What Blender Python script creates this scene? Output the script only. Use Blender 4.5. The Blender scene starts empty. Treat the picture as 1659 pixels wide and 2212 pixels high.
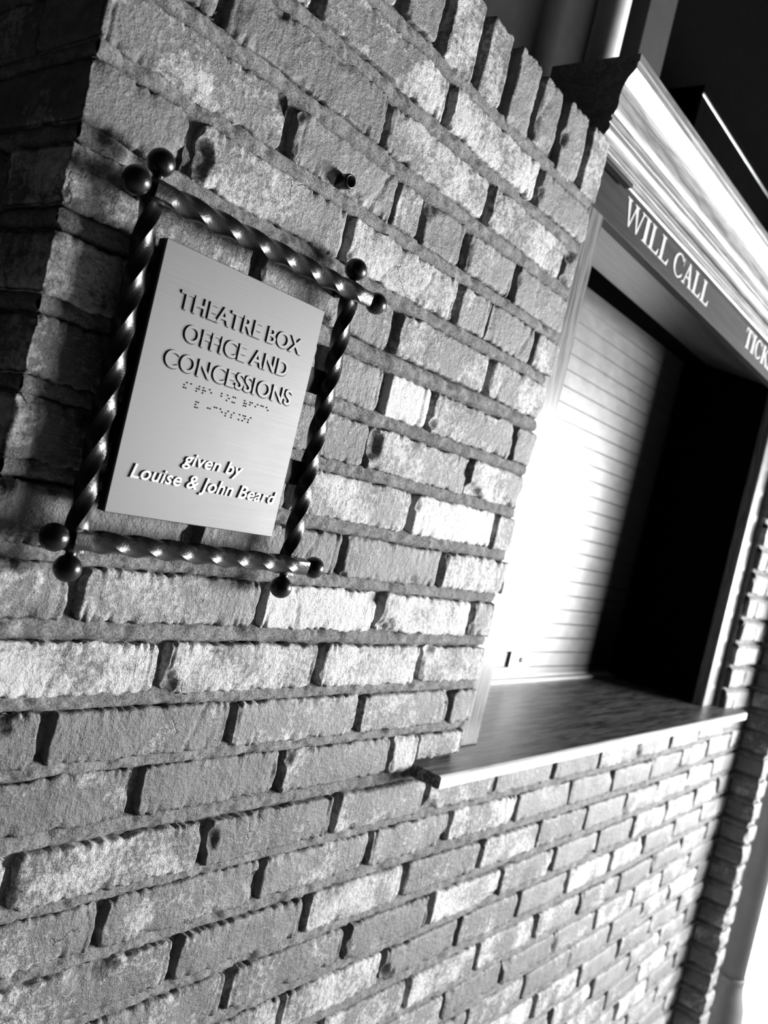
import bpy, math, random
import numpy as np
from mathutils import Matrix, Vector

scene = bpy.context.scene
col = scene.collection
Z0 = 1.8                      # height of the eye above the ground

# ------------------------------------------------------------------ camera
F_PX, YAW, PITCH, ROLL = 1863.016, 0.8955187, -0.0187655, 0.2338774
fw = Vector((math.sin(YAW)*math.cos(PITCH), math.cos(YAW)*math.cos(PITCH), math.sin(PITCH)))
rt = fw.cross(Vector((0, 0, 1))).normalized()
up = rt.cross(fw)
R_ = math.cos(ROLL)*rt + math.sin(ROLL)*up
U_ = -math.sin(ROLL)*rt + math.cos(ROLL)*up
cam_d = bpy.data.cameras.new('camera')
cam = bpy.data.objects.new('camera', cam_d)
col.objects.link(cam)
m = Matrix.Identity(4)
for i in range(3):
    m[i][0], m[i][1], m[i][2] = R_[i], U_[i], -fw[i]
m[0][3], m[1][3], m[2][3] = 0.0, -0.66, Z0
cam.matrix_world = m
cam_d.sensor_fit = 'VERTICAL'
cam_d.sensor_height = 24.0
cam_d.sensor_width = 18.0
cam_d.lens = F_PX/2212*24.0
cam_d.clip_start = 0.02
cam_d.dof.use_dof = True
cam_d.dof.focus_distance = 0.88
cam_d.dof.aperture_fstop = 4.0
scene.camera = cam

# ------------------------------------------------------------------ world, sun, exposure
world = bpy.data.worlds.new('world')
scene.world = world
world.use_nodes = True
bg = world.node_tree.nodes['Background']
bg.inputs[0].default_value = (1, 1, 1, 1)
bg.inputs[1].default_value = 0.017

# the bright open end of the covered entry: low, wide daylight coming from the right
LAMP_AZ, LAMP_D = math.radians(58), 4.6
lamp_d = bpy.data.lights.new('open_side_daylight', 'AREA')
lamp_d.shape = 'RECTANGLE'
lamp_d.size, lamp_d.size_y = 2.5, 0.95
lamp_d.energy = 700.0
lamp = bpy.data.objects.new('open_side_daylight', lamp_d)
col.objects.link(lamp)
lamp.location = (1.0+LAMP_D*math.sin(LAMP_AZ), -LAMP_D*math.cos(LAMP_AZ), Z0-0.05)
lamp.rotation_euler = (Vector(lamp.location)-Vector((1.0, 0, Z0))).to_track_quat('Z', 'Y').to_euler()

scene.view_settings.view_transform = 'Standard'
scene.view_settings.look = 'None'
scene.view_settings.gamma = 1.0
scene.view_settings.use_curve_mapping = False
scene.view_settings.exposure = 0.0

# ------------------------------------------------------------------ materials
def new_mat(name):
    mt = bpy.data.materials.new(name)
    mt.use_nodes = True
    nt = mt.node_tree
    b = nt.nodes['Principled BSDF']
    return mt, nt, b

def N(nt, t, **kw):
    n = nt.nodes.new(t)
    for k, v in kw.items():
        if k.startswith('i_'):
            key = k[2:]
            key = int(key) if key.isdigit() else key.replace('_', ' ')
            n.inputs[key].default_value = v
        else:
            setattr(n, k, v)
    return n

def ramp(nt, src, p0, p1, c0=0.0, c1=1.0):
    r = N(nt, 'ShaderNodeMapRange')
    r.inputs['From Min'].default_value = p0
    r.inputs['From Max'].default_value = p1
    r.inputs['To Min'].default_value = c0
    r.inputs['To Max'].default_value = c1
    nt.links.new(src, r.inputs['Value'])
    return r.outputs[0]

def math_n(nt, op, a, b=None, clamp=False):
    n = N(nt, 'ShaderNodeMath', operation=op)
    n.use_clamp = clamp
    for i, v in enumerate((a, b)):
        if v is None:
            continue
        if isinstance(v, (int, float)):
            n.inputs[i].default_value = v
        else:
            nt.links.new(v, n.inputs[i])
    return n.outputs[0]

def noise(nt, vec, scale, detail=4, rough=0.6):
    n = N(nt, 'ShaderNodeTexNoise')
    n.inputs['Scale'].default_value = scale
    n.inputs['Detail'].default_value = detail
    n.inputs['Roughness'].default_value = rough
    nt.links.new(vec, n.inputs['Vector'])
    return n.outputs[0]

def mapped(nt, vec, sc):
    mp = N(nt, 'ShaderNodeMapping')
    mp.inputs['Scale'].default_value = sc
    nt.links.new(vec, mp.inputs['Vector'])
    return mp.outputs[0]

def bump_chain(nt, b, hs):
    prev = None
    for h, strength, dist in hs:
        bp = N(nt, 'ShaderNodeBump')
        bp.inputs['Strength'].default_value = strength
        bp.inputs['Distance'].default_value = dist
        nt.links.new(h, bp.inputs['Height'])
        if prev:
            nt.links.new(prev, bp.inputs['Normal'])
        prev = bp.outputs[0]
    nt.links.new(prev, b.inputs['Normal'])

def grey(nt, val, socket):
    c = N(nt, 'ShaderNodeCombineColor')
    for i in range(3):
        nt.links.new(val, c.inputs[i])
    nt.links.new(c.outputs[0], socket)

def mat_brick(name, gain=1.0):
    mt, nt, b = new_mat(name)
    geo = N(nt, 'ShaderNodeNewGeometry').outputs['Position']
    oi = N(nt, 'ShaderNodeObjectInfo')
    sep = N(nt, 'ShaderNodeSeparateColor')
    nt.links.new(oi.outputs['Color'], sep.inputs[0])
    tone = sep.outputs[0]
    pale = sep.outputs[1]                       # how much lime bloom the brick carries
    n1 = noise(nt, geo, 22, 5, 0.65)
    n2 = noise(nt, geo, 140, 5, 0.7)
    n3 = noise(nt, geo, 700, 3, 0.7)
    drag = noise(nt, mapped(nt, geo, (260, 260, 22)), 1.0, 3, 0.6)
    sideways = noise(nt, mapped(nt, geo, (60, 60, 500)), 1.0, 3, 0.6)
    v = math_n(nt, 'ADD', math_n(nt, 'MULTIPLY', n1, 0.6), math_n(nt, 'MULTIPLY', n2, 0.4))
    base = ramp(nt, v, 0.32, 0.68, 0.06*gain, 0.20*gain)
    base = math_n(nt, 'MULTIPLY', base, tone)
    # lime bloom: patches broken up by fine grain
    big = noise(nt, geo, 14, 3, 0.6)
    patch = math_n(nt, 'ADD', math_n(nt, 'MULTIPLY', big, 0.75), math_n(nt, 'MULTIPLY', n2, 0.55))
    patch = math_n(nt, 'ADD', patch, math_n(nt, 'MULTIPLY', pale, 0.42))
    patch = math_n(nt, 'ADD', patch, math_n(nt, 'MULTIPLY', math_n(nt, 'SUBTRACT', sideways, 0.5), 0.16))
    pm = ramp(nt, patch, 0.76, 0.93)
    mix = N(nt, 'ShaderNodeMix', data_type='FLOAT')
    nt.links.new(pm, mix.inputs[0])
    nt.links.new(base, mix.inputs[2])
    mix.inputs[3].default_value = 0.56*gain
    speck = ramp(nt, n3, 0.60, 0.72, 1.0, 1.55)
    out = math_n(nt, 'MULTIPLY', mix.outputs[0], speck)
    pit = ramp(nt, noise(nt, geo, 330, 2, 0.5), 0.27, 0.36, 0.45, 1.0)
    out = math_n(nt, 'MULTIPLY', out, pit)
    grey(nt, out, b.inputs['Base Color'])
    b.inputs['Roughness'].default_value = 0.55
    b.inputs['Specular IOR Level'].default_value = 0.65
    rg = ramp(nt, patch, 0.55, 1.0, 0.35, 1.0)
    n2m = math_n(nt, 'MULTIPLY', n2, rg)
    n3m = math_n(nt, 'MULTIPLY', n3, rg)
    vo = N(nt, 'ShaderNodeTexVoronoi', feature='DISTANCE_TO_EDGE')
    vo.inputs['Scale'].default_value = 26
    wob = N(nt, 'ShaderNodeVectorMath', operation='SCALE')
    nv = N(nt, 'ShaderNodeTexNoise'); nv.inputs['Scale'].default_value = 70; nv.inputs['Detail'].default_value = 4
    nt.links.new(geo, nv.inputs['Vector'])
    nt.links.new(nv.outputs[1], wob.inputs[0]); wob.inputs['Scale'].default_value = 0.030
    ad = N(nt, 'ShaderNodeVectorMath', operation='ADD')
    nt.links.new(geo, ad.inputs[0]); nt.links.new(wob.outputs[0], ad.inputs[1])
    nt.links.new(ad.outputs[0], vo.inputs['Vector'])
    cm = ramp(nt, noise(nt, geo, 13, 2, 0.5), 0.63, 0.66)
    crk = math_n(nt, 'SUBTRACT', 1.0, math_n(nt, 'MULTIPLY', cm, ramp(nt, vo.outputs[0], 0.0, 0.035, 1.0, 0.0)))
    dragm = math_n(nt, 'MULTIPLY', drag, ramp(nt, noise(nt, geo, 9, 2, 0.5), 0.54, 0.68))
    bump_chain(nt, b, [(n1, 0.35, 0.006), (dragm, 0.8, 0.0020), (n2m, 0.9, 0.0034), (n3m, 0.9, 0.0012), (pit, 0.6, 0.0008), (crk, 1.0, 0.0018)])
    return mt

def mat_mortar():
    mt, nt, b = new_mat('mortar')
    geo = N(nt, 'ShaderNodeNewGeometry').outputs['Position']
    n1 = noise(nt, geo, 40, 4, 0.6)
    n2 = noise(nt, geo, 420, 4, 0.75)
    v = math_n(nt, 'ADD', math_n(nt, 'MULTIPLY', n1, 0.4), math_n(nt, 'MULTIPLY', n2, 0.6))
    grey(nt, ramp(nt, v, 0.36, 0.64, 0.11, 0.48), b.inputs['Base Color'])
    b.inputs['Roughness'].default_value = 0.9
    b.inputs['Specular IOR Level'].default_value = 0.2
    bump_chain(nt, b, [(noise(nt, geo, 150, 4, 0.7), 1.0, 0.006), (n2, 1.0, 0.0035)])
    return mt

def mat_wood(name, lo, hi, rough=0.38, along=(1, 0, 0), spec=0.5, coat=0.0):
    mt, nt, b = new_mat(name)
    geo = N(nt, 'ShaderNodeNewGeometry').outputs['Position']
    s = tuple(3.0 if a else 55.0 for a in along)
    v1 = mapped(nt, geo, s)
    g1 = noise(nt, v1, 1.0, 5, 0.6)
    g2 = noise(nt, mapped(nt, geo, tuple(8.0 if a else 420.0 for a in along)), 1.0, 3, 0.6)
    wv = math_n(nt, 'SINE', math_n(nt, 'MULTIPLY', g1, 38.0))
    v = math_n(nt, 'ADD', math_n(nt, 'MULTIPLY', wv, 0.18), math_n(nt, 'ADD', math_n(nt, 'MULTIPLY', g1, 0.55), math_n(nt, 'MULTIPLY', g2, 0.4)))
    grey(nt, ramp(nt, v, 0.25, 0.78, lo, hi), b.inputs['Base Color'])
    b.inputs['Roughness'].default_value = rough
    b.inputs['Specular IOR Level'].default_value = spec
    b.inputs['Coat Weight'].default_value = coat
    b.inputs['Coat Roughness'].default_value = 0.25
    bump_chain(nt, b, [(g2, 0.25, 0.0006), (g1, 0.2, 0.002)])
    return mt

def mat_plain(name, v, rough=0.5, metal=0.0, spec=0.5, bump=None):
    mt, nt, b = new_mat(name)
    geo = N(nt, 'ShaderNodeNewGeometry').outputs['Position']
    n1 = noise(nt, geo, 30, 4, 0.6)
    grey(nt, ramp(nt, n1, 0.2, 0.8, v*0.85, v*1.15), b.inputs['Base Color'])
    b.inputs['Roughness'].default_value = rough
    b.inputs['Metallic'].default_value = metal
    b.inputs['Specular IOR Level'].default_value = spec
    if bump:
        bump_chain(nt, b, [(noise(nt, geo, bump[0], 3, 0.6), bump[1], 0.001)])
    return mt

def mat_brushed(name, v, rough, sc=(14, 400, 900), var=0.12, metal=0.3):
    mt, nt, b = new_mat(name)
    geo = N(nt, 'ShaderNodeNewGeometry').outputs['Position']
    s = noise(nt, mapped(nt, geo, sc), 1.0, 4, 0.7)
    big = noise(nt, geo, 18, 3, 0.6)
    t = math_n(nt, 'ADD', math_n(nt, 'MULTIPLY', s, 0.6), math_n(nt, 'MULTIPLY', big, 0.4))
    grey(nt, ramp(nt, t, 0.3, 0.7, v*(1-var), v*(1+var)), b.inputs['Base Color'])
    b.inputs['Metallic'].default_value = metal
    r = ramp(nt, t, 0.3, 0.7, rough*0.9, rough*1.1)
    nt.links.new(r, b.inputs['Roughness'])
    bump_chain(nt, b, [(s, 0.15, 0.0003)])
    return mt

M = dict(
    brick=mat_brick('old_brick'),
    mortar=mat_mortar(),
    sill=mat_wood('varnished_sill_wood', 0.03, 0.26, 0.40, spec=0.35),
    nosing=mat_wood('highlit_nosing_wood', 0.5, 0.75, 0.28, spec=0.8),  # pale base colour paints in the gleam along the sill's front edge
    casing=mat_wood('varnished_casing_wood', 0.05, 0.20, 0.27, along=(0, 0, 1), spec=0.8),
    board=mat_wood('dark_sign_wood', 0.010, 0.022, 0.55, spec=0.12),
    cornice=mat_wood('varnished_cornice_wood', 0.12, 0.32, 0.33, spec=0.6),
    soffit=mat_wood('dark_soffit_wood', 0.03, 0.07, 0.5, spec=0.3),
    letter=mat_plain('pale_letter_paint', 0.42, 0.6),
    iron=mat_plain('black_painted_iron', 0.004, 0.30, 0.0, 0.45, (500, 0.25)),
    plaque=mat_brushed('brushed_plaque_metal', 0.125, 0.5),
    plaque_side=mat_plain('dark_edge_and_letter_shade', 0.012, 0.5, 0.0, 0.2),
    raised=mat_brushed('raised_letter_metal', 0.125, 0.45),
    bright=mat_plain('bright_letter_metal', 0.36, 0.45, 0.2),
    slat=mat_brushed('satin_shutter_metal', 0.14, 0.36, (20, 60, 60), 0.05, 0.75),
    bar=mat_plain('pale_shutter_bar', 0.45, 0.35, 0.3),
    plate=mat_plain('polished_lock_plate', 0.95, 0.25, 0.3),
    black=mat_plain('black_paint_and_shade', 0.003, 1.0, 0.0, 0.0),
    panel=mat_plain('dark_painted_panel', 0.03, 0.9, 0.0, 0.05, (25, 0.4)),
    pipe=mat_plain('pale_pipe_paint', 0.5, 0.5),
    post=mat_plain('grey_post_paint', 0.03, 0.7, 0.0, 0.2),
    white=mat_plain('white_outdoor_backdrop', 0.85, 0.8, 0.0, 0.3, (300, 0.4)),
    ground=mat_plain('pavement', 0.30, 0.9, 0.0, 0.2, (120, 0.5)),
    downspout=mat_plain('grey_downspout_paint', 0.10, 0.6, 0.0, 0.3),
    edge=mat_plain('bright_metal_edge', 0.6, 0.35, 0.8),
)

# ------------------------------------------------------------------ helpers
def link(name, me, mat=None, parent=None, smooth=False):
    o = bpy.data.objects.new(name, me)
    col.objects.link(o)
    if mat:
        me.materials.append(mat)
    if smooth:
        me.polygons.foreach_set('use_smooth', [True]*len(me.polygons))
    if parent:
        o.parent = parent
        o.matrix_parent_inverse = Matrix.Translation(-parent.location)
    return o

def mesh(name, V, F):
    me = bpy.data.meshes.new(name)
    me.from_pydata([tuple(map(float, v)) for v in V], [], F)
    me.update()
    return me

def empty(name, loc):
    o = bpy.data.objects.new(name, None)
    o.empty_display_size = 0.05
    o.location = loc
    col.objects.link(o)
    return o

def tag(o, label=None, cat=None, group=None, kind=None):
    for k, v in (('label', label), ('category', cat), ('group', group), ('kind', kind)):
        if v:
            o[k] = v
    return o

def W(x, y, z):
    return (x, y, z+Z0)

class MB:
    """collects shapes for one mesh"""
    def __init__(s):
        s.V, s.F = [], []
    def add(s, V, F):
        n = len(s.V)
        s.V += [tuple(v) for v in V]
        s.F += [tuple(i+n for i in f) for f in F]
    def box(s, x0, x1, y0, y1, z0, z1, bev=0.0, shear=None):
        """box with chamfered long edges"""
        b = bev
        if b <= 0:
            V = [(x, y, z) for x in (x0, x1) for y in (y0, y1) for z in (z0, z1)]
            F = [(0, 1, 3, 2), (4, 6, 7, 5), (0, 4, 5, 1), (2, 3, 7, 6), (0, 2, 6, 4), (1, 5, 7, 3)]
        else:
            V = []
            for x, i in ((x0, b), (x0+b, 0), (x1-b, 0), (x1, b)):
                ya, yb, za, zb = y0+i, y1-i, z0+i, z1-i
                V += [(x, ya+b, za), (x, yb-b, za), (x, yb, za+b), (x, yb, zb-b), (x, yb-b, zb), (x, ya+b, zb), (x, ya, zb-b), (x, ya, za+b)]
            F = [tuple(range(8))[::-1], tuple(range(24, 32))]
            F = [(7, 6, 5, 4, 3, 2, 1, 0)[::-1], tuple(range(24, 32))]
            for r in range(3):
                for k in range(8):
                    a, c = r*8+k, r*8+(k+1) % 8
                    F.append((a, c, c+8, a+8))
        if shear:
            V = [(x, y, z+shear*(x-x0)) for x, y, z in V]
        s.add(V, F)
    def prism(s, prof, x0, x1, shear=0.0):
        """profile [(y,z)] extruded along x"""
        n = len(prof)
        V = [(x0, y, z) for y, z in prof]+[(x1, y, z+shear*(x1-x0)) for y, z in prof]
        F = [tuple(range(n)), tuple(range(2*n-1, n-1, -1))]
        for i in range(n):
            j = (i+1) % n
            F.append((i, i+n, j+n, j))
        s.add(V, F)
    def lathe(s, prof, c, axis='z', seg=24):
        """prof [(r, t)] around axis through c"""
        V, F = [], []
        for r, t in prof:
            for k in range(seg):
                a = 2*math.pi*k/seg
                u, v = r*math.cos(a), r*math.sin(a)
                p = {'z': (u, v, t), 'x': (t, u, v), 'y': (v, t, u)}[axis]
                V.append((c[0]+p[0], c[1]+p[1], c[2]+p[2]))
        n = len(prof)
        for i in range(n-1):
            for k in range(seg):
                a, b2 = i*seg+k, i*seg+(k+1) % seg
                F.append((a, b2, b2+seg, a+seg))
        F.append(tuple(range(seg))[::-1])
        F.append(tuple(range((n-1)*seg, n*seg)))
        s.add(V, F)
    def build(s, name, mat, parent=None, smooth=False, up=Z0):
        me = mesh(name, [(x, y, z+up) for x, y, z in s.V], s.F)
        import bmesh
        bm = bmesh.new(); bm.from_mesh(me)
        bmesh.ops.recalc_face_normals(bm, faces=bm.faces)
        bm.to_mesh(me); bm.free()
        return link(name, me, mat, parent, smooth)

# vectorised value noise
def _h(i, j, k):
    n = (i*374761393+j*668265263+k*1274126177) & 0xffffffff
    n = ((n ^ (n >> 13))*1103515245) & 0xffffffff
    n = (n ^ (n >> 16)) & 0xffffffff
    return n/4294967295.0*2-1
def vn(P):
    P = np.asarray(P, float)
    I = np.floor(P).astype(np.int64)
    f = P-I
    f = f*f*(3-2*f)
    out = 0
    for a in (0, 1):
        for b in (0, 1):
            for c in (0, 1):
                w = (f[..., 0] if a else 1-f[..., 0])*(f[..., 1] if b else 1-f[..., 1])*(f[..., 2] if c else 1-f[..., 2])
                out = out+w*_h(I[..., 0]+a, I[..., 1]+b, I[..., 2]+c)
    return out
def fbm(P, o=3):
    s, a = 0, 1.0
    for k in range(o):
        s = s+a*vn(P*(2**k)+17.3*k)
        a *= 0.5
    return s

# ------------------------------------------------------------------ brick builder
def spaced(n):
    t = np.linspace(0, 1, n+1)
    return 0.45*t+0.55*(0.5-0.5*np.cos(np.pi*t))

def brick_mesh(L, H, D, nx, nz, seed, both=0, amp=1.0):
    """Weathered brick: front face at y=0 (local), x in +-L/2, z in +-H/2, running back to y=D.
    both=-1: the left end face is exposed too and gets the same wear."""
    rs = np.random.RandomState(seed)
    xs, zs = (spaced(nx)-0.5)*L, (spaced(nz)-0.5)*H
    ny = max(2, int(nx*D/L)) if both else 3
    ys = (np.array([0, 0.10, 0.4, 1.0]) if not both else np.linspace(0, 1, ny+1))*D
    key, V, F = {}, [], []
    def vid(i, j, k):
        q = (i, j, k)
        if q not in key:
            key[q] = len(V)
            V.append((xs[i], ys[j], zs[k]))
        return key[q]
    n3 = len(ys)-1
    for i in range(nx):
        for k in range(nz):
            F.append((vid(i, 0, k), vid(i+1, 0, k), vid(i+1, 0, k+1), vid(i, 0, k+1)))
    for j in range(n3):
        for k in range(nz):
            F.append((vid(0, j+1, k), vid(0, j, k), vid(0, j, k+1), vid(0, j+1, k+1)))
            F.append((vid(nx, j, k), vid(nx, j+1, k), vid(nx, j+1, k+1), vid(nx, j, k+1)))
        for i in range(nx):
            F.append((vid(i, j, nz), vid(i+1, j, nz), vid(i+1, j+1, nz), vid(i, j+1, nz)))
            F.append((vid(i, j+1, 0), vid(i+1, j+1, 0), vid(i+1, j, 0), vid(i, j, 0)))
    P = np.array(V)
    off = rs.rand(3)*100
    R = min(H*0.2, 0.0055+0.005*rs.rand())
    h = np.array([L/2, H/2])
    q = P[:, [0, 2]].copy()
    c = np.clip(q, -(h-R), h-R)
    d = q-c
    nrm = np.linalg.norm(d, axis=1)
    mx = np.abs(d).max(axis=1)
    inc = nrm > 1e-9
    corner = np.abs(d).min(axis=1) > 1e-9
    rad = np.where(corner, mx/np.maximum(nrm, 1e-9), 1.0)
    # individual corners are rounded by different amounts
    cw = 0.35+0.65*rs.rand(4)
    ci = (q[:, 0] > 0).astype(int)*2+(q[:, 1] > 0).astype(int)
    k_ = cw[ci]
    d2 = d*(rad[:, None]*k_[:, None]+(1-k_[:, None]))
    if both:                                   # keep the quoin's arris fuller
        pass
    q = c+d2
    a = np.abs(q)-(h-R)
    e = -(np.linalg.norm(np.maximum(a, 0), axis=1)+np.minimum(a.max(axis=1), 0)-R)   # distance inside the outline
    e = np.maximum(e, 0)
    outn = np.where(inc[:, None], d/np.maximum(nrm, 1e-9)[:, None], 0)
    # ragged outline
    NP = np.c_[q[:, 0], P[:, 1]*0.5, q[:, 1]]
    w = np.clip(1-e/0.010, 0, 1)
    rag = (fbm(NP*50+off, 2)*0.0017+fbm(NP*170+off, 2)*0.0012)*amp
    # the long edges are torn by the wire cut: short vertical nicks
    nick = np.clip(vn(np.c_[q[:, 0]*230, np.zeros(len(q)), q[:, 1]*20]+off), -0.2, 1)
    nick = nick*(0.3+0.7*np.clip(vn(np.c_[q[:, 0]*18, q[:, 0]*0, q[:, 1]*9]+off*3)+0.3, 0, 1))
    longe = np.abs(outn[:, 1]) > 0.7
    rag = rag-np.where(longe, nick*0.0038, 0)*amp
    q = q+outn*(rag*w)[:, None]
    # front relief
    y = P[:, 1].copy()
    fr = P[:, 1] < 1e-9
    r = 0.0016+0.0018*rs.rand()
    t = np.clip(1-e/r, 0, 1)
    rel = r*(1-np.sqrt(np.maximum(0, 1-t*t)))
    tear = np.clip(vn(np.c_[NP[:, 0]*230, NP[:, 0]*0, NP[:, 2]*25]+off), 0, 1)*np.clip(1-e/0.014, 0, 1)
    rel = rel+(fbm(NP*28+off, 3)*0.0012+np.abs(fbm(NP*130+off, 2))*0.0008+tear*0.0042)*amp
    # a broad split or step across some faces
    if rs.rand() < 0.45:
        xs_ = (rs.rand()-0.5)*L*0.7
        line = q[:, 0]-xs_+0.25*q[:, 1]*(rs.rand()-0.5)*4+0.004*fbm(NP*60+off, 2)
        rel = rel+np.where(line > 0, 0.0008, 0)*rs.rand()*1.5+0.0022*np.exp(-(line/0.0022)**2)*(rs.rand() < 0.6)
    # chips broken off the arrises
    for _ in range(rs.randint(0, 4)):
        side = rs.randint(4)
        u = rs.rand()*2-1
        cx, cz = (u*h[0], h[1]) if side == 0 else (u*h[0], -h[1]) if side == 1 else (h[0], u*h[1]) if side == 2 else (-h[0], u*h[1])
        if rs.rand() < 0.45:
            cx, cz = h[0]*rs.choice([-1, 1]), h[1]*rs.choice([-1, 1])
        rr = (0.007+0.016*rs.rand()**2)
        rx = rr*(1+1.2*rs.rand()*(side < 2))
        dd = np.sqrt(((q[:, 0]-cx)/rx)**2+((q[:, 1]-cz)/rr)**2)+0.22*fbm(NP*120+off*2, 2)
        rel = np.maximum(rel, np.clip((1-dd)*2.0, 0, 1)**0.8*(rr*0.42+0.0012*fbm(NP*170+off, 2)))
    y = np.where(fr, rel, np.maximum(y, 0)+np.where(P[:, 1] < D*0.12, r*0.5, 0))
    out = np.c_[q[:, 0], y, q[:, 1]]
    if both:
        # wear of the exposed left end face and a rounded vertical arris
        lf = P[:, 0] < -L/2+1e-9
        NL = np.c_[P[:, 0], P[:, 1], P[:, 2]]
        zf = np.clip(1-(H/2-np.abs(P[:, 2]))/0.005, 0, 1)
        yf = np.clip(1-P[:, 1]/0.010, 0, 1)
        out[:, 0] = np.where(lf, out[:, 0]+0.004*zf**2+0.0035*yf**2+0.0012*fbm(NL*45+off, 3), out[:, 0])
    me = bpy.data.meshes.new('brick')
    me.from_pydata(out.tolist(), [], F)
    me.polygons.foreach_set('use_smooth', [True]*len(F))
    me.materials.append(M['brick'])
    return me

def px_dist(x, y, z):
    return math.sqrt(x*x+(y+0.66)**2+z*z)

BRICK_N = [0]
def put_brick(parent, cx, cz, L, H, D=0.09, y=0.0, rotz=0.0, both=0, tone=None, pale=None, seed=None, res=1.0):
    BRICK_N[0] += 1
    sd = seed if seed is not None else BRICK_N[0]*7+3
    rnd = random.Random(sd)
    dist = px_dist(cx, y, cz)
    k = min(1.0, 0.95/dist)**1.15*res
    nx = max(8, int(L/0.0022*k))
    nz = max(6, int(H/0.0024*k))
    me = brick_mesh(L, H, D, nx, nz, sd, both)
    o = bpy.data.objects.new('brick', me)
    col.objects.link(o)
    o.location = (cx, y, cz+Z0)
    o.rotation_euler = (rnd.uniform(-0.012, 0.012), rnd.uniform(-0.012, 0.012), rotz+rnd.uniform(-0.008, 0.008))
    if parent:
        o.parent = parent
    tn = tone if tone is not None else rnd.uniform(0.75, 1.25)
    pl = pale if pale is not None else rnd.uniform(0.0, 0.6)**1.3
    o.color = (tn, pl, 0, 1)
    return o

# ------------------------------------------------------------------ setting: the brick front
ZC = {-1: 0.549, 0: 0.4604, 1: 0.3926, 2: 0.3235, 3: 0.2575, 4: 0.19, 5: 0.1177, 6: 0.0512, 7: -0.0142, 8: -0.0811, 9: -0.1461,
      10: -0.2150, 11: -0.2789, 12: -0.3412, 13: -0.4123, 14: -0.4749, 15: -0.5417, 16: -0.6082, 17: -0.6726,
      18: -0.7413, 19: -0.8034, 20: -0.8641}
for c in range(21, 31):
    ZC[c] = ZC[20]-0.0645*(c-20)
X_CORNER, X_OPEN, X_OPEN_R, X_IN = 0.340, 1.143, 2.455, 2.70
def rise(x, c):
    return 0.020*((x-1.75)/0.75)**2 if (x > 1.75 and c > 12) else 0.0

J = {0: [.545, .769, .987], 1: [.446, .673, .888, 1.100], 2: [.547, .717, .768, .862, .986], 3: [.446, .656, .871, .947, 1.073],
     4: [.546, .767, .981], 5: [.446, .66, .774, .871, 1.082], 6: [.546, .768, .989], 7: [.446, .660, .881, 1.086],
     8: [.544, .767, .978], 9: [.433, .658, .863, 1.080], 10: [.546, .773, .977], 11: [.435, .654, .870, 1.080],
     12: [.547, .750, .960],
     13: [.434, .655, .870, 1.075, 1.279, 1.481, 1.682, 1.887, 2.09, 2.29, 2.49],
     14: [.540, .758, .962, 1.161, 1.371, 1.578, 1.783, 1.998, 2.203, 2.398, 2.60],
     15: [.434, .649, .858, 1.066, 1.28, 1.482, 1.686, 1.887, 2.08, 2.284, 2.48],
     16: [.540, .747, .962, 1.163, 1.376, 1.58, 1.782, 1.973, 2.18, 2.39, 2.59],
     17: [.434, .645, .858, 1.07, 1.27, 1.47, 1.671, 1.886, 2.076, 2.279, 2.486],
     18: [.540, .750, .955, 1.152, 1.358, 1.573, 1.767, 1.971, 2.173, 2.378, 2.58],
     19: [.434, .645, .862, 1.075, 1.279, 1.474, 1.675, 1.882, 2.088, 2.278, 2.474],
     20: [.540, .750, .962, 1.170, 1.375, 1.582, 1.787, 1.993, 2.184, 2.374, 2.584]}
rj = random.Random(5)
for c in range(21, 29):
    J[c] = [(.434 if c % 2 else .540)+.2045*k+rj.uniform(-.006, .006) for k in range(11)]

def bed(c):                     # mortar line between course c and c+1
    return 0.5*(ZC[c]+ZC[c+1])
ROW_BED, ROW_TOP = 0.4945, 0.600

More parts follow.
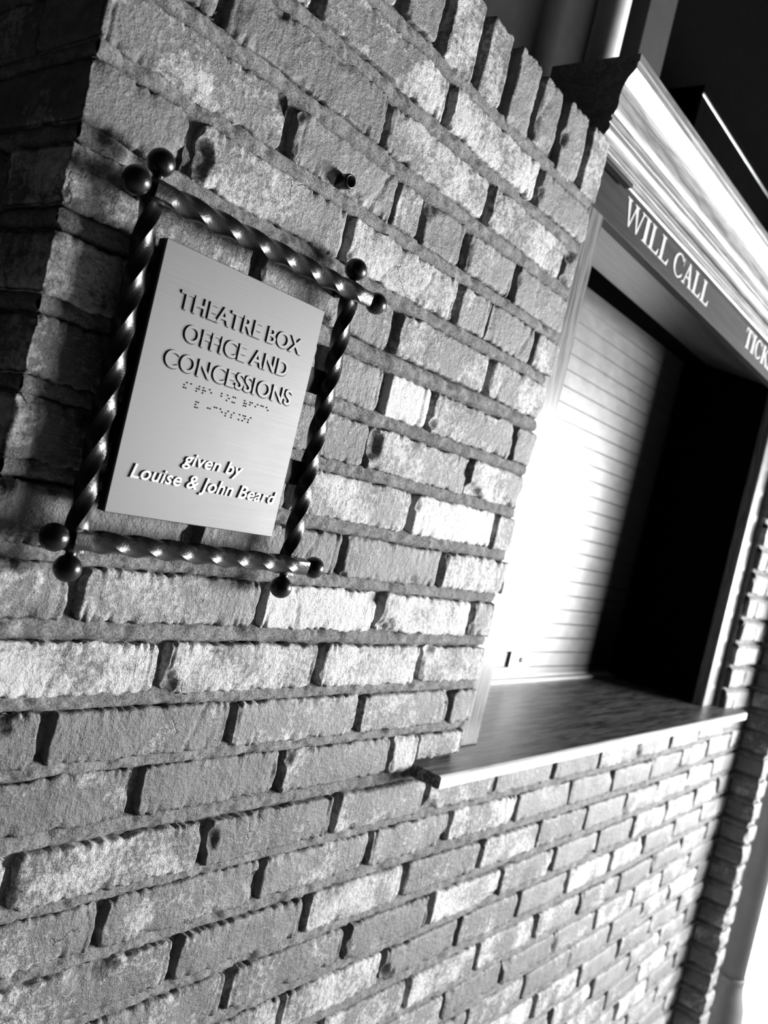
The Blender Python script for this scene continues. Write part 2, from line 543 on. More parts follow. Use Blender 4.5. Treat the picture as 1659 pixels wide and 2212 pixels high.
def mortar_sheet(name, x0, x1, z0, z1, fx, lines, parent=None, ytop=None, holes=(), tilt=True, half=0.0096, place=None, dz=0.0022):
    """struck mortar: raised, sandy bed joints with a hollow under each; deep between brick ends"""
    xs = [x0]
    while xs[-1] < x1:
        xs.append(xs[-1]+fx*max(1.0, (xs[-1]**2+0.45)/0.9)**0.9)
    xs[-1] = x1
    xs = np.array(xs)
    zs = np.arange(z1, z0, -dz)
    zs = np.append(zs, z0)
    X, Zg = np.meshgrid(xs, zs)
    Y = np.full(X.shape, 0.0125)
    P = np.stack([X, np.zeros_like(X), Zg], -1)
    wav = 0.0012*vn(P*16+3)
    for zl, c in lines:
        zz = zl+(0.020*(np.maximum(X-1.75, 0)/0.75)**2 if (tilt and c > 12) else 0)
        t = (Zg-zz+wav)/half
        prof = np.interp(t, [-1.3, -1.0, -0.82, -0.55, 0.0, 0.6, 1.0, 1.25], [0.0125, 0.0110, 0.0095, 0.0038, 0.0020, 0.0030, 0.0052, 0.0125])
        m_ = np.abs(t) < 1.3
        Y = np.where(m_, np.minimum(Y, prof), Y)
    Y = Y+0.0016*fbm(P*95, 3)+0.0013*fbm(P*330+9, 2)
    # gaps and lost lumps in the mortar
    Y = Y+np.clip(fbm(P*30+40, 2)-0.55, 0, 1)*0.008
    nz_, nx_ = X.shape
    idx = np.arange(nz_*nx_).reshape(nz_, nx_)
    a, b, c_, d = idx[:-1, :-1], idx[:-1, 1:], idx[1:, 1:], idx[1:, :-1]
    Fm = np.stack([a, d, c_, b], -1).reshape(-1, 4)
    cxm = 0.25*(X[:-1, :-1]+X[:-1, 1:]+X[1:, :-1]+X[1:, 1:]).ravel()
    czm = 0.25*(Zg[:-1, :-1]+Zg[:-1, 1:]+Zg[1:, :-1]+Zg[1:, 1:]).ravel()
    keep = np.ones(len(Fm), bool)
    for hx0, hx1, hz0, hz1 in holes:
        keep &= ~((cxm > hx0) & (cxm < hx1) & (czm > hz0) & (czm < hz1))
    Fm = Fm[keep]
    V = np.stack([X, Y, Zg+Z0], -1).reshape(-1, 3)
    if place is not None:
        V = place(V)
    me = bpy.data.meshes.new(name)
    me.from_pydata(V.tolist(), [], Fm.tolist())
    me.polygons.foreach_set('use_smooth', [True]*len(Fm))
    me.materials.append(M['mortar'])
    return me

H_B = 0.0508
lines = [(ROW_BED, -1)]+[(bed(c), c+1) for c in range(0, 29)]
wm = mortar_sheet('wall_front', X_CORNER+0.004, X_IN, -Z0, ROW_TOP-0.012, 0.0036, lines,
                  holes=[(X_OPEN-0.004, X_OPEN_R, -0.379, 0.7)])
wall_front = bpy.data.objects.new('wall_front', wm)
col.objects.link(wall_front)
tag(wall_front, kind='structure', label='lime-bloomed old brick front wall with deep raked joints', cat='wall')

def course(parent, xs, c, z, H):
    for i in range(len(xs)-1):
        a, b = xs[i], xs[i+1]
        ga = 0.0 if i == 0 else rj.uniform(0.0045, 0.0085)
        gb = 0.0 if i == len(xs)-2 else rj.uniform(0.0045, 0.0075)
        if (c, round(a, 3)) in THIN: ga = 0.0015
        if (c, round(b, 3)) in THIN: gb = 0.0015
        L = b-a-ga-gb
        cx = 0.5*(a+ga+b-gb)
        corner = (i == 0 and abs(a-X_CORNER) < 1e-6)
        hh = H+rj.uniform(-0.0015, 0.0015)
        D = 0.095
        if corner:
            D = 0.195 if L < 0.15 else 0.098
        pz = z+rise(cx, c)
        st = SPECIAL.get((c, i), (None, None))
        put_brick(parent, cx, pz, L, hh, D, y=rj.uniform(-0.0012, 0.0012), both=-1 if corner else 0, tone=st[0], pale=st[1])

THIN = {(3, .947), (2, .717)}
SPECIAL = {(2, 2): (1.1, .35), (3, 0): (.8, .1), (5, 3): (1.3, .9), (7, 3): (1.2, .85), (7, 2): (1.2, .4), (9, 2): (1.1, .75), (9, 3): (1.15, .6),
           (10, 0): (.8, .55), (10, 1): (.9, .5), (10, 2): (1.0, .55), (11, 1): (.85, .15), (12, 0): (.8, .1), (4, 0): (.75, .35), (5, 0): (.75, .5),
           (6, 0): (.75, .2), (7, 0): (.8, .3), (0, 2): (1.0, .5), (12, 1): (.8, .05), (13, 1): (.8, .4), (13, 0): (.8, .45), (11, 0): (.8, .2), (6, 1): (.8, .2)}
for c in range(0, 13):
    xs = [X_CORNER]+[x for x in J[c]]+[X_OPEN+rj.uniform(-0.006, 0.010)]
    if c == 12:
        course(wall_front, xs[:-1]+[1.020], c, ZC[c], H_B)
        put_brick(wall_front, 1.083, ZC[c]+0.005, 0.112, H_B-0.014, 0.09)
    else:
        course(wall_front, xs, c, ZC[c], H_B)
for c in range(13, 29):
    course(wall_front, [X_CORNER]+J[c]+[X_IN], c, ZC[c], H_B)
for c in range(0, 13):
    jx = 2.585 if c % 2 else 2.53
    course(wall_front, [X_OPEN_R+rj.uniform(-0.004, 0.006), jx, X_IN], c, ZC[c]+0.012, H_B)
# rowlock course on top
rx = [X_CORNER, .418, .498, .577, .655, .730, .805, .872, .943, 1.011, 1.089, 1.150]
for i in range(len(rx)-1):
    a, b = rx[i], rx[i+1]
    L = b-a-(0.0165 if i < 10 else 0.006)
    top = ROW_TOP-rj.uniform(0, 0.007)
    bot = 0.502+rj.uniform(-0.003, 0.003)-(0.004 if i > 8 else 0)
    put_brick(wall_front, 0.5*(a+b)+rj.uniform(-.001, .001), 0.5*(top+bot), L, top-bot, 0.095, y=rj.uniform(-0.002, 0.002), both=-1 if i == 0 else 0,
              tone=1.2 if i in (9,) else None)

# solid core of the wall behind the bricks and round the opening
core = MB()
core.box(X_CORNER+0.013, X_OPEN-0.005, 0.0165, 0.33, -Z0, 0.585)
core.box(X_OPEN-0.005, X_OPEN_R-0.005, 0.0165, 0.33, -Z0, -0.385)
core.box(X_OPEN_R-0.005, X_IN+0.05, 0.0165, 0.33, -Z0, 0.585)
core.box(X_OPEN-0.005, X_OPEN_R-0.005, 0.335, 0.40, -0.385, 0.60)
core.build('wall_core', M['mortar'], wall_front)

# ------------------------------------------------------------------ the return at the left corner
def place_left(V):
    # sheet (x=along, y=depth, z) -> face looking to -x at X_CORNER
    out = V.copy()
    out[:, 0] = X_CORNER+V[:, 1]
    out[:, 1] = 0.7-V[:, 0]
    return out
lm = mortar_sheet('wall_left', 0.0, 0.696, -0.75, ROW_TOP-0.012, 0.006, lines, tilt=False, place=place_left, dz=0.004)
wall_left = bpy.data.objects.new('wall_left', lm)
col.objects.link(wall_left)
tag(wall_left, kind='structure', label='shaded brick return of the corner at the far left', cat='wall')
for c in range(0, 18):
    y0 = 0.205 if c % 2 else 0.108
    y = y0
    while y < 0.66:
        L = 0.192
        o = put_brick(wall_left, X_CORNER, ZC[c], L, H_B, 0.09, y=y+L/2, rotz=-math.pi/2, res=0.5, tone=rj.uniform(.7, 1.1), pale=rj.uniform(0, .2))
        y += L+0.011
for i in range(8):
    put_brick(wall_left, X_CORNER, 0.549, 0.062, 0.094, 0.09, y=0.14+0.074*i, rotz=-math.pi/2, res=0.4)

# ------------------------------------------------------------------ brick nib at the right, added white backdrop beyond
def place_right(V):
    out = V.copy()
    out[:, 0] = X_IN+V[:, 1]
    out[:, 1] = -V[:, 0]
    return out
NIB = 0.078
lines_r = [(bed(c)+0.014, c+1) for c in range(0, 29)]
rm = mortar_sheet('wall_right', -0.02, NIB-0.006, -Z0, 0.585, 0.006, lines_r, tilt=False, place=place_right, dz=0.005)
wall_right = bpy.data.objects.new('wall_right', rm)
col.objects.link(wall_right)
tag(wall_right, kind='structure', label='projecting brick nib at the right end of the front wall', cat='wall')
for c in range(0, 29):
    dzr = 0.016 if c < 13 else 0.024
    o = put_brick(wall_right, X_IN+0.045, ZC[c]+dzr, 0.090, H_B, NIB-0.004, y=-NIB+rj.uniform(-.002, .002), both=-1, res=1.3,
                  tone=rj.uniform(.8, 1.2), pale=rj.uniform(0, .4))
nibcore = MB()
nibcore.box(X_IN+0.014, X_IN+0.082, -NIB+0.010, 0.02, -Z0, 0.585)
nibcore.build('nib_core', M['mortar'], wall_right)

wo = MB(); wo.box(X_IN+0.09, 8.0, 0.02, 0.12, -Z0, 1.2)  # added surface standing in for the glaring outdoors past the nib
outdoor_backdrop = tag(wo.build('outdoor_backdrop', M['white']), kind='structure', label='added white backdrop for the bright outdoors beyond the downspout', cat='wall')

gr = MB(); gr.box(-4, 9, -6, 2, -Z0-0.05, -Z0)
tag(gr.build('floor', M['ground']), kind='structure', label='pavement in front of the box office', cat='ground')

# ------------------------------------------------------------------ service window: casing, reveal, soffit
win = empty('window_1', W(1.8, 0.03, -0.36))
tag(win, kind='structure', label='wood-cased service window opening in the brick wall', cat='window')
b = MB(); b.box(X_OPEN-0.006, 1.238, 0.030, 0.060, -0.36, 0.585, 0.003); b.build('casing', M['casing'], win)
b = MB(); b.box(2.362, 2.448, 0.030, 0.060, -0.355, 0.585, 0.003); b.build('casing', M['casing'], win)
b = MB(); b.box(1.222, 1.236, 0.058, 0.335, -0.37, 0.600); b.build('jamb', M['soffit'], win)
b = MB(); b.box(2.364, 2.380, 0.058, 0.335, -0.37, 0.600); b.build('jamb', M['black'], win)  # black instead of wood: the shade on this reveal is painted in
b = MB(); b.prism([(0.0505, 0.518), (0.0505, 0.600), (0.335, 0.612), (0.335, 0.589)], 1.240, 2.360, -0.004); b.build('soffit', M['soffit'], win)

# counter sill
sl = MB()
V = []
x0, x1 = 1.026, 2.510
prof = [(-0.0445, -0.3765), (-0.0445, -0.3625), (-0.0425, -0.3602), (-0.0400, -0.3598), (0.335, -0.3598), (0.335, -0.3785), (-0.0425, -0.3785)]
def sill_prism(xa, xb, prof, bev=0.0):
    s = MB()
    s.prism(prof, xa, xb, 0.0085)
    return s
sh = 0.0085
s = MB()
pa = [(x, z) for x, z in prof]
# front nose (with ears) and the part that runs into the opening
nose = [(-0.0445, -0.3765), (-0.0445, -0.3625), (-0.0425, -0.3602), (-0.0400, -0.3598), (0.012, -0.3598), (0.012, -0.3785), (-0.0425, -0.3785)]
s.prism(nose, x0, x1, sh)
sill = s.build('counter_sill', M['sill'])
nz = MB(); nz.prism([(-0.0460, -0.3780), (-0.0460, -0.3620), (-0.0435, -0.3600), (-0.0410, -0.3594), (-0.0405, -0.3610), (-0.0440, -0.3770)], x0+0.0005, x1, sh)
nz.build('nosing', M['nosing'], sill)
tag(sill, 'varnished wooden counter sill with clipped ends under the rolled shutter', 'sill')
s2 = MB()
off = sh*(1.150-x0)
s2.prism([(0.012, -0.3598+off), (0.335, -0.3598+off), (0.335, -0.3785+off), (0.012, -0.3785+off)], 1.150, 2.45, sh)
s2.build('shelf', M['sill'], sill)

# rolling shutter
sht = empty('rolling_shutter', W(1.8, 0.30, -0.35))
tag(sht, 'closed satin metal rolling shutter of horizontal slats behind the counter sill', 'shutter')
P_SL, ZTOP = 0.03632, 0.5883
z = ZTOP
slat0 = None
while z > -0.33:
    z0 = max(z-P_SL, -0.342)
    hgt = z-z0
    if slat0 is None or abs(hgt-P_SL) > 1e-4:
        pr = [(0.3012, 0), (0.3000, -0.0010), (0.3000, -hgt+0.0018), (0.3014, -hgt+0.0008)]
        pr2 = pr+[(0.306, -hgt+0.0008), (0.306, 0)]
        sb = MB(); sb.prism(pr2, 1.237, 2.363)
        o = sb.build('slat', M['slat'], sht, up=0)
        o.location = (0, 0, z+Z0)
        o.matrix_parent_inverse = Matrix.Translation(-sht.location)
        if slat0 is None:
            slat0 = o
    else:
        o = slat0.copy(); col.objects.link(o)
        o.parent = sht; o.matrix_parent_inverse = Matrix.Translation(-sht.location)
        o.location = (0, 0, z+Z0)
    z -= P_SL
b = MB(); b.prism([(0.285, -0.3585), (0.285, -0.349), (0.288, -0.3465), (0.299, -0.3465), (0.299, -0.342), (0.306, -0.342), (0.306, -0.3585)], 1.237, 2.363, 0.006)
b.build('bottom_bar', M['bar'], sht)
b = MB(); b.box(1.765, 1.862, 0.2925, 0.2985, -0.3195, -0.282, 0.002)
lp = b.build('lock_plate', M['plate'], sht); tag(lp, 'bright metal lock plate')
b = MB(); b.lathe([(0.0075, 0), (0.0075, 0.003), (0.004, 0.0035)], (1.815, 0.2925, -0.300), 'y', 16)
b.V = [(x, 2*0.2925-y, z_) for x, y, z_ in b.V]
b.build('lock_cylinder', M['plaque_side'], lp)
for x_, nm in ((1.2375, 'guide'), (2.352, 'guide')):
    b = MB(); b.box(x_, x_+0.010, 0.286, 0.2965, -0.345, 0.588); b.build(nm, M['black'], sht)

# ------------------------------------------------------------------ cornice and sign board
cor = empty('cornice', W(1.135, 0.03, 0.60))
tag(cor, 'pale varnished wooden crown cornice over the service window', 'cornice')
def arc(p0, p1, bulge, n=8):
    out = []
    (y0, z0), (y1, z1) = p0, p1
    dx, dz = y1-y0, z1-z0
    for i in range(n+1):
        t = i/n
        k = 4*t*(1-t)*bulge
        out.append((y0+dx*t-dz*k, z0+dz*t+dx*k))
    return out
crown = [(0.127, 0.722), (-0.0225, 0.722), (-0.0228, 0.7105), (-0.0205, 0.7085), (-0.0205, 0.7000)]
crown += arc((-0.0190, 0.6975), (-0.004, 0.6560), 0.10, 8)
crown += arc((-0.004, 0.6560), (-0.0015, 0.6340), -0.10, 5)[1:]
crown += [(0.0020, 0.6320), (0.0020, 0.6290), (-0.0005, 0.6285), (-0.0005, 0.6240), (0.0030, 0.6230), (0.0030, 0.6205)]
crown += arc((0.0010, 0.6190), (0.0100, 0.6010), -0.18, 6)
crown += [(0.127, 0.6010)]
b = MB(); b.prism(crown, 1.136, 2.72, 0.003); b.build('crown_moulding', M['cornice'], cor)
b = MB()
bedm = [(0.06, 0.6010), (0.0120, 0.6010), (0.0120, 0.5965), (0.0150, 0.5955), (0.0150, 0.5920), (0.0175, 0.5905), (0.0175, 0.5870), (0.0215, 0.5855)]
bedm += [(0.0225, 0.5830), (0.06, 0.5830)]
b.prism(bedm, 1.158, 2.452, -0.004); b.build('bed_moulding', M['cornice'], cor)
b = MB(); b.box(1.158, 1.268, 0.009, 0.0235, 0.5765, 0.5835, 0.001); b.build('scribe_strip', M['board'], cor)

sign = empty('sign_board', W(1.158, 0.03, 0.516))
tag(sign, 'dark wooden sign board lettered WILL CALL and TICKETS under the cornice', 'sign')
BS = -0.0095
b = MB(); b.prism([(0.0295, 0.5175), (0.0295, 0.5815), (0.026, 0.584), (0.050, 0.584), (0.050, 0.516), (0.031, 0.516)], 1.158, 2.452, BS)
b.build('board', M['board'], sign)

# serif capitals, built from strokes (unit cap height)
def rect(x0, y0, x1, y1):
    return [(x0, y0), (x1, y0), (x1, y1), (x0, y1)]
def stroke(x0, y0, x1, y1, w0, w1=None):
    w1 = w0 if w1 is None else w1
    return [(x0-w0/2, y0), (x0+w0/2, y0), (x1+w1/2, y1), (x1-w1/2, y1)]
def serif(x, y, w, up):
    s_ = 1 if up else -1
    return [(x-w/2, y), (x+w/2, y), (x+w/2, y-s_*0.035), (x+w/6, y-s_*0.08), (x-w/6, y-s_*0.08), (x-w/2, y-s_*0.035)]
def ring_arc(cx, cy, rx, ry, a0, a1, thick, thin, n=22):
    out, inn = [], []
    for i in range(n+1):
        a = math.radians(a0+(a1-a0)*i/n)
        t = thin+(thick-thin)*abs(math.cos(a))**1.5
        out.append((cx+rx*math.cos(a), cy+ry*math.sin(a)))
        inn.append((cx+(rx-t)*math.cos(a), cy+(ry-min(t, 0.10))*math.sin(a)))
    return [[out[i], out[i+1], inn[i+1], inn[i]] for i in range(n)]
ST, TH = 0.23, 0.095
G = {
 'I': (0.44, [rect(.22-ST/2, 0, .22+ST/2, 1), serif(.22, 1, .42, True), serif(.22, 0, .42, False)]),
 'L': (0.92, [rect(.12, 0, .12+ST, 1), serif(.215, 1, .42, True), rect(.0, 0, .88, .06), [(.70, .05), (.88, .05), (.92, .30), (.885, .30)]]),
 'T': (0.96, [rect(.48-ST/2, 0, .48+ST/2, 1), serif(.48, 0, .44, False), rect(.02, .94, .94, 1), [(.02, .95), (.12, .95), (.05, .72), (.0, .72)], [(.84, .95), (.94, .95), (.96, .72), (.91, .72)]]),
 'E': (0.92, [rect(.12, 0, .12+ST, 1), rect(0, 0, .86, .06), rect(0, .94, .82, 1), rect(.3, .48, .60, .54), [(.72, .05), (.86, .05), (.90, .28), (.865, .28)], [(.70, .95), (.82, .95), (.83, .74), (.80, .74)], [(.56, .62), (.60, .62), (.60, .40), (.56, .40)]]),
 'A': (1.10, [stroke(.18, 0, .56, 1, TH), stroke(.90, 0, .54, 1, ST*1.05, ST*.75), rect(.28, .33, .78, .39), serif(.16, 0, .34, False), serif(.90, 0, .42, False)]),
 'W': (1.62, [stroke(.46, 0, .16, 1, TH, ST), stroke(.46, 0, .82, 1, TH, TH), stroke(1.12, 0, .80, 1, TH, ST), stroke(1.12, 0, 1.44, 1, TH, TH), serif(.18, 1, .40, True), serif(.82, 1, .40, True), serif(1.44, 1, .34, True)]),
 'K': (1.12, [rect(.12, 0, .12+ST, 1), serif(.215, 1, .40, True), serif(.215, 0, .40, False), stroke(.32, .44, .88, 1, TH), stroke(.96, 0, .48, .62, ST, ST*.8), serif(.88, 1, .34, True), serif(.96, 0, .40, False)]),
 'C': (1.05, ring_arc(.54, .5, .54, .52, 42, 318, .20, .05)+[[(.90, .98), (.95, .98), (.97, .64), (.93, .64)], [(.90, .10), (.97, .28), (.94, .30), (.86, .16)]]),
 'S': (0.80, ring_arc(.40, .745, .34, .27, 20, 270, .13, .07, 14)+ring_arc(.42, .255, .36, .27, -160, 90, .15, .07, 14)+[[(.68, 1.0), (.73, 1.0), (.75, .70), (.71, .70)], [(.04, 0), (.09, 0), (.08, .32), (.04, .32)]]),
}
def put_letters(txt_positions, z_base, height, parent):
    for ch, xa, xb in txt_positions:
        w, polys = G[ch]
        V, F = [], []
        for pi_, pl in enumerate(polys):
            n0 = len(V); n = len(pl)
            for u, v in pl:
                x = xa+(xb-xa)*u/w
                V.append((x, 0.0285-0.00002*pi_, z_base+height*v+BS*(x-1.158)))
            for u, v in pl:
                x = xa+(xb-xa)*u/w
                V.append((x, 0.0298, z_base+height*v+BS*(x-1.158)))
            F.append(tuple(range(n0, n0+n)))
            for i in range(n):
                j = (i+1) % n
                F.append((n0+i, n0+j, n0+n+j, n0+n+i))
        mb = MB(); mb.V = V; mb.F = F
        mb.build('letter', M['letter'], parent)
put_letters([('W', 1.298, 1.379), ('I', 1.379, 1.404), ('L', 1.408, 1.454), ('L', 1.458, 1.504), ('C', 1.530, 1.583), ('A', 1.583, 1.636),
             ('L', 1.640, 1.686), ('L', 1.690, 1.737), ('T', 2.004, 2.054), ('I', 2.058, 2.083), ('C', 2.088, 2.140), ('K', 2.145, 2.204),
             ('E', 2.208, 2.254), ('T', 2.258, 2.306), ('S', 2.310, 2.350)], 0.5365, 0.0425, sign)

# ------------------------------------------------------------------ twisted iron frame
fr = empty('twisted_iron_frame', W(0.52, 0.0, -0.09))
tag(fr, 'black twisted iron bar frame with ball ends, around the engraved metal plaque', 'frame')
def crisp(o, deg=22):
    o.data.set_sharp_from_angle(angle=math.radians(deg))
    return o
def twisted_bar(axis, c0, c1, y, other, side=0.0155, quarter=0.0345, plain=0.016, hand=1, phase=0.0):
    """square bar twisted between its plain ends; axis 'x' or 'z'"""
    n = 150
    V, F = [], []
    nsec = 24
    L = c1-c0
    for i in range(n+1):
        t = i/n
        s = c0+L*t
        tw = min(max(s-c0-plain, 0), L-2*plain)
        ang = hand*(tw/quarter)*math.pi/2+phase
        for k in range(nsec):
            a = 2*math.pi*k/nsec
            # rounded square (superellipse)
            ca, sa = math.cos(a), math.sin(a)
            r = (side/2)/((abs(ca)**7+abs(sa)**7)**(1/7))
            r = min(r, side/2*1.36)
            u, v = r*math.cos(a+ang), r*math.sin(a+ang)
            V.append((other+u, y+v, s) if axis == 'z' else (s, y+v, other+u))
    for i in range(n):
        for k in range(nsec):
            a, b2 = i*nsec+k, i*nsec+(k+1) % nsec
            F.append((a, b2, b2+nsec, a+nsec))
    F.append(tuple(range(nsec))[::-1]); F.append(tuple(range(n*nsec, (n+1)*nsec)))
    m_ = MB(); m_.V = V; m_.F = F
    return m_
BX, BZ = (0.40522, 0.65766), (-0.09321, 0.19745)
YV, YH = -0.02074, -0.03505
RB = 0.0118
def ball(axis, pos, sgn, neck):
    """finial: neck, collar and ball, pointing along the axis"""
    pr = [(0.0052, -neck), (0.0046, -neck*0.4), (0.0050, 0.0)]
    pts = []
    for i in range(13):
        a = math.pi*(0.16+0.84*i/12)
        pts.append((max(RB*math.sin(a), 0.0003), RB-RB*math.cos(a)-RB*(1-math.cos(math.pi*0.16))))
    pr = pr+pts
    mb = MB()
    mb.lathe([(r, t*sgn) for r, t in pr], pos, axis, 28)
    return mb
for x, ph in ((BX[0], 0.35), (BX[1], 0.9)):
    crisp(twisted_bar('z', BZ[0]-0.012, BZ[1]+0.012, YV, x, hand=1, phase=0).build('twisted_bar', M['iron'], fr, True))
    ball('z', (x, YV, BZ[1]+0.0165), 1, 0.006).build('ball_finial', M['iron'], fr, True)
    ball('z', (x, YV, BZ[0]-0.0165), -1, 0.006).build('ball_finial', M['iron'], fr, True)
for zz in BZ:
    crisp(twisted_bar('x', BX[0]-0.012, BX[1]+0.012, YH, zz, hand=-1, phase=0).build('twisted_bar', M['iron'], fr, True))
    ball('x', (BX[0]-0.0165, YH, zz), -1, 0.006).build('ball_finial', M['iron'], fr, True)
    ball('x', (BX[1]+0.0165, YH, zz), 1, 0.006).build('ball_finial', M['iron'], fr, True)
for x0_, x1_ in ((BX[0], 0.435), (0.603, BX[1])):
    for zz in (0.0996, 0.0015):
        b = MB(); b.box(x0_+0.003 if x0_ == BX[0] else x0_, x1_ if x0_ == BX[0] else x1_-0.003, -0.0150, -0.0115, zz-0.013, zz+0.013, 0.0008)
        b.build('mounting_tab', M['plaque_side'], fr)
for x in BX:
    for zz in BZ:
        b = MB(); b.lathe([(0.0045, 0.0), (0.0045, 0.033)], (x, YV, zz), 'y', 12); b.build('wall_pin', M['iron'], fr, True)

# ------------------------------------------------------------------ plaque
PX0, PX1, PZ0, PZ1, PY, PT = 0.42004, 0.61729, -0.06766, 0.1672, -0.03147, 0.012
pq = empty('plaque', W(0.507, PY, PZ0))
tag(pq, 'rectangular brushed metal plaque reading THEATRE BOX OFFICE AND CONCESSIONS', 'plaque')
b = MB(); b.box(PX0, PX1, PY, PY+0.003, PZ0, PZ1, 0.0007); b.build('face_plate', M['plaque'], pq)
b = MB(); b.box(PX0+0.0002, PX1-0.0002, PY+0.003, PY+PT, PZ0+0.0002, PZ1-0.0002, 0.0006); b.build('backing_plate', M['plaque_side'], pq)

def text_obj(txt, x0, x1, zb, cap, shear, mat, bold, depth, name):
    cu = bpy.data.curves.new(name, 'FONT')
    cu.body = txt
    cu.size = 1.0
    cu.shear = shear
    cu.offset = bold
    cu.extrude = 0.05
    cu.bevel_depth = 0.0
    cu.space_character = 1.03
    cu.resolution_u = 5
    o = bpy.data.objects.new('tmp_text', cu)
    col.objects.link(o)
    bpy.context.view_layer.update()
    dg = bpy.context.evaluated_depsgraph_get()
    me = bpy.data.meshes.new_from_object(o.evaluated_get(dg))
    bpy.data.objects.remove(o)
    n = len(me.vertices)
    co = np.zeros(n*3); me.vertices.foreach_get('co', co); co = co.reshape(-1, 3)
    mn, mx = co.min(0), co.max(0)
    # cap height of the built-in face is measured on the letter itself
    sx = (x1-x0)/(mx[0]-mn[0])
    sz = cap/CAPH
    out = np.empty_like(co)
    out[:, 0] = x0+(co[:, 0]-mn[0])*sx
    out[:, 1] = np.where(co[:, 2] > 0, PY-depth, PY+0.0008)
    out[:, 2] = zb+co[:, 1]*sz+Z0
    me.vertices.foreach_set('co', out.ravel())
    me.update()
    import bmesh
    bm = bmesh.new(); bm.from_mesh(me)
    bmesh.ops.recalc_face_normals(bm, faces=bm.faces)
    # bevelled rim catches the light
    bm.to_mesh(me); bm.free()
    me.name = name
    me.materials.clear()
    return link(name, me, mat, pq)
def cap_height():
    cu = bpy.data.curves.new('cap', 'FONT'); cu.body = 'H'; cu.size = 1.0
    o = bpy.data.objects.new('tmp_cap', cu); col.objects.link(o)
    bpy.context.view_layer.update()
    me = bpy.data.meshes.new_from_object(o.evaluated_get(bpy.context.evaluated_depsgraph_get()))
    ys = [v.co.y for v in me.vertices]
    bpy.data.objects.remove(o)
    return max(ys)-min(ys)
CAPH = cap_height()
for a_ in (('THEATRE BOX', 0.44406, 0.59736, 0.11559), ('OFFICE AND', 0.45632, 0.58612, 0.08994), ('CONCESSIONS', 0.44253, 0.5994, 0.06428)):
    text_obj(*a_, 0.0151, 0, M['plaque_side'], 0.034, 0.00015, 'lettering_shade')  # flat dark copies under the letters paint in their shadows
text_obj('THEATRE BOX', 0.44508, 0.59634, 0.1162, 0.01461, 0, M['raised'], 0.014, 0.0013, 'lettering')
text_obj('OFFICE AND', 0.45735, 0.5851, 0.09055, 0.01461, 0, M['raised'], 0.014, 0.0013, 'lettering')
text_obj('CONCESSIONS', 0.44355, 0.59838, 0.0649, 0.01461, 0, M['raised'], 0.014, 0.0013, 'lettering')
t = text_obj('given by', 0.48647, 0.55801, -0.01431, 0.01124, 0.22, M['bright'], 0.014, 0.0014, 'lettering'); tag(t, 'bright italic lettering')
t = text_obj('Louise & John Beard', 0.43588, 0.60911, -0.03475, 0.01206, 0.22, M['bright'], 0.014, 0.0014, 'lettering'); tag(t, 'bright italic lettering')
# braille (contracted)
CELL = {'the': '2346', 'a': '1', 't': '2345', 'r': '1235', 'e': '15', 'b': '12', 'o': '135', 'x': '1346', 'of': '12356', 'f': '124', 'i': '24', 'c': '14',
        'and': '12346', 'con': '25', 's': '234', 'dot6': '46', 'n': '1345', ' ': ''}
def dome_row(cells, x0, z0, pitch=0.0062, dp=0.0024):
    mb = MB()
    for i, cch in enumerate(cells):
        for dgt in CELL[cch]:
            k = int(dgt)-1
            x = x0+i*pitch+(k//3)*dp
            z_ = z0-(k % 3)*dp
            r = 0.00080
            mb.lathe([(r, 0.0002), (r*0.93, -r*0.45), (r*0.6, -r*0.9), (r*0.12, -r*1.1)], (x, PY, z_), 'y', 10)
    return mb
mb = dome_row(['the', 'a', 't', 'r', 'e', ' ', 'b', 'o', 'x', ' ', 'of', 'f', 'i', 'c', 'e'], 0.47012, 0.05641, 0.00715)
mb2 = dome_row(['and', ' ', 'con', 'c', 'e', 's', 's', 'dot6', 'n', 's'], 0.48698, 0.04241, 0.00715)
mb.V, mb.F = mb.V+mb2.V, mb.F+[tuple(i+len(mb.V) for i in f) for f in mb2.F]
tag(mb.build('braille', M['raised'], pq, True), kind='stuff')

# small iron sleeve in the brick above the plaque
b = MB()
b.lathe([(0.0052, 0.006), (0.0075, 0.006), (0.0078, -0.009), (0.0068, -0.0115), (0.0052, -0.0108), (0.0050, 0.004)], (0.6305, 0.0, 0.308), 'y', 24)
tag(b.build('iron_sleeve', M['iron'], None, True), 'small hollow black iron sleeve set in a brick above the plaque', 'sleeve')

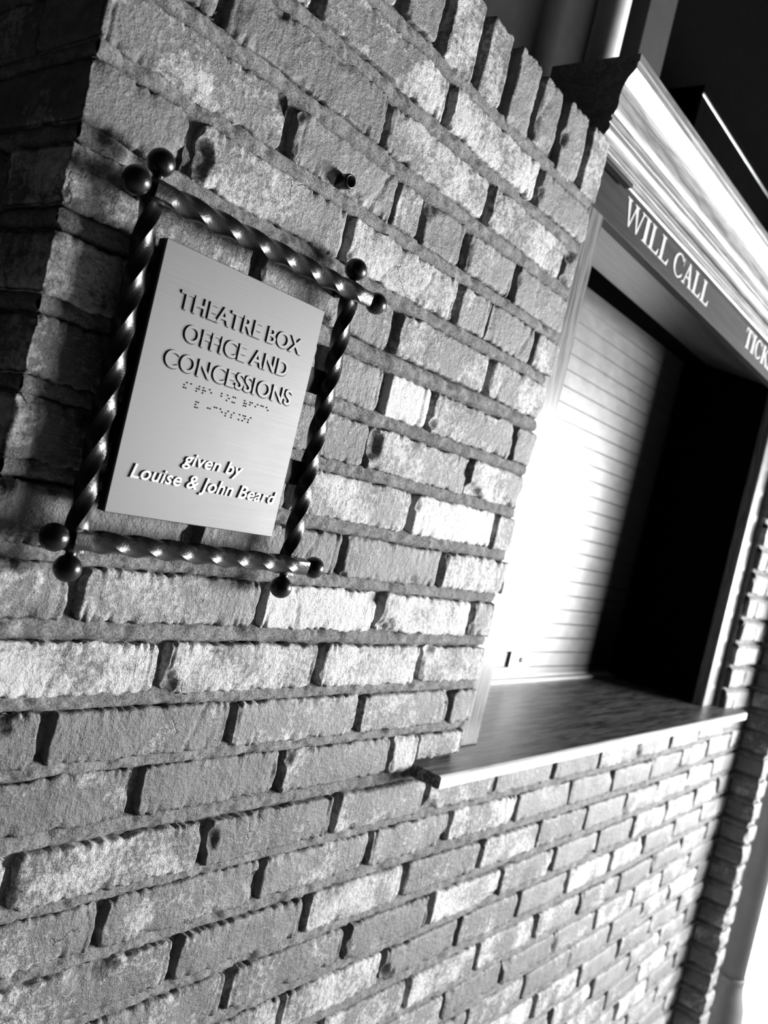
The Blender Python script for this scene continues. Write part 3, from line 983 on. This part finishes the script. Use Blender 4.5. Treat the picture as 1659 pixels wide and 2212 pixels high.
# ------------------------------------------------------------------ above the wall: panel, pipe, post, dark housing
b = MB(); b.box(0.30, 1.62, 0.34, 0.38, 0.585, 2.4)
tag(b.build('wall_upper', M['panel']), kind='structure', label='dark painted panel above and behind the brick wall', cat='wall')
b = MB(); b.box(1.62, 8.0, 0.62, 0.70, 0.585, 3.6); b.box(-2.0, 8.0, -0.02+0.70, 0.74, 2.4, 3.6)
tag(b.build('wall_back', M['black']), kind='structure', label='black recess behind the post and the cornice', cat='wall')
b = MB(); b.box(0.36, 2.74, 0.128, 0.345, 0.560, 0.598)
b.build('wall_cap', M['black'], wall_front)
b = MB(); b.lathe([(0.0315, 0.59), (0.0315, 2.2)], (1.472, 0.25, 0), 'z', 40)
tag(b.build('round_pipe', M['pipe'], None, True), 'pale round vertical pipe rising behind the cornice', 'pipe')
b = MB(); b.box(1.606, 1.727, 0.25, 0.33, 0.598, 2.2, 0.003)
tag(b.build('square_post', M['post']), 'flat dark grey square post rising behind the cornice, right of the pipe', 'post')
hs = empty('black_housing', W(1.98, 0.2, 0.9))
tag(hs, 'black box housing with a thin bright metal edge, above the cornice at upper right', 'housing')
b = MB()
pr = [(0.25, 1.118)]+[(0.25+0.14*math.sin(a), 1.118-0.02-0.12*(1-math.cos(a))) for a in [0.2*k for k in range(1, 8)]]+[(0.40, 0.80), (0.25, 0.80)]
b.prism([(0.25, 1.112), (0.40, 1.112), (0.40, 0.84), (0.262, 0.84), (0.252, 0.88)], 1.955, 4.2)
b.build('body', M['black'], hs)
b = MB(); b.box(1.955, 2.60, 0.2475, 0.2500, 1.114, 1.1205, 0.0005); b.build('metal_edge', M['edge'], hs)
b = MB(); b.box(1.96, 4.2, 0.25, 0.40, 1.1205, 1.142); b.build('lid', M['black'], hs)

# downspout beyond the nib
ds = empty('downspout', W(3.05, -0.052, -Z0))
tag(ds, 'grey round downspout with a flared foot beside the brick nib', 'downspout')
b = MB(); b.lathe([(0.042, -1.24), (0.042, 0.9)], (3.05, -0.055, 0), 'z', 40); b.build('pipe', M['downspout'], ds, True)
b = MB(); b.lathe([(0.0445, -1.262), (0.046, -1.258), (0.046, -1.244), (0.0445, -1.240)], (3.05, -0.055, 0), 'z', 40); b.build('collar', M['downspout'], ds, True)
b = MB(); b.lathe([(0.072, -1.8), (0.074, -1.42), (0.066, -1.38), (0.062, -1.34), (0.050, -1.30), (0.044, -1.262), (0.042, -1.25)], (3.05, -0.055, 0), 'z', 40)
b.build('flared_foot', M['downspout'], ds, True)
print('bricks', BRICK_N[0])
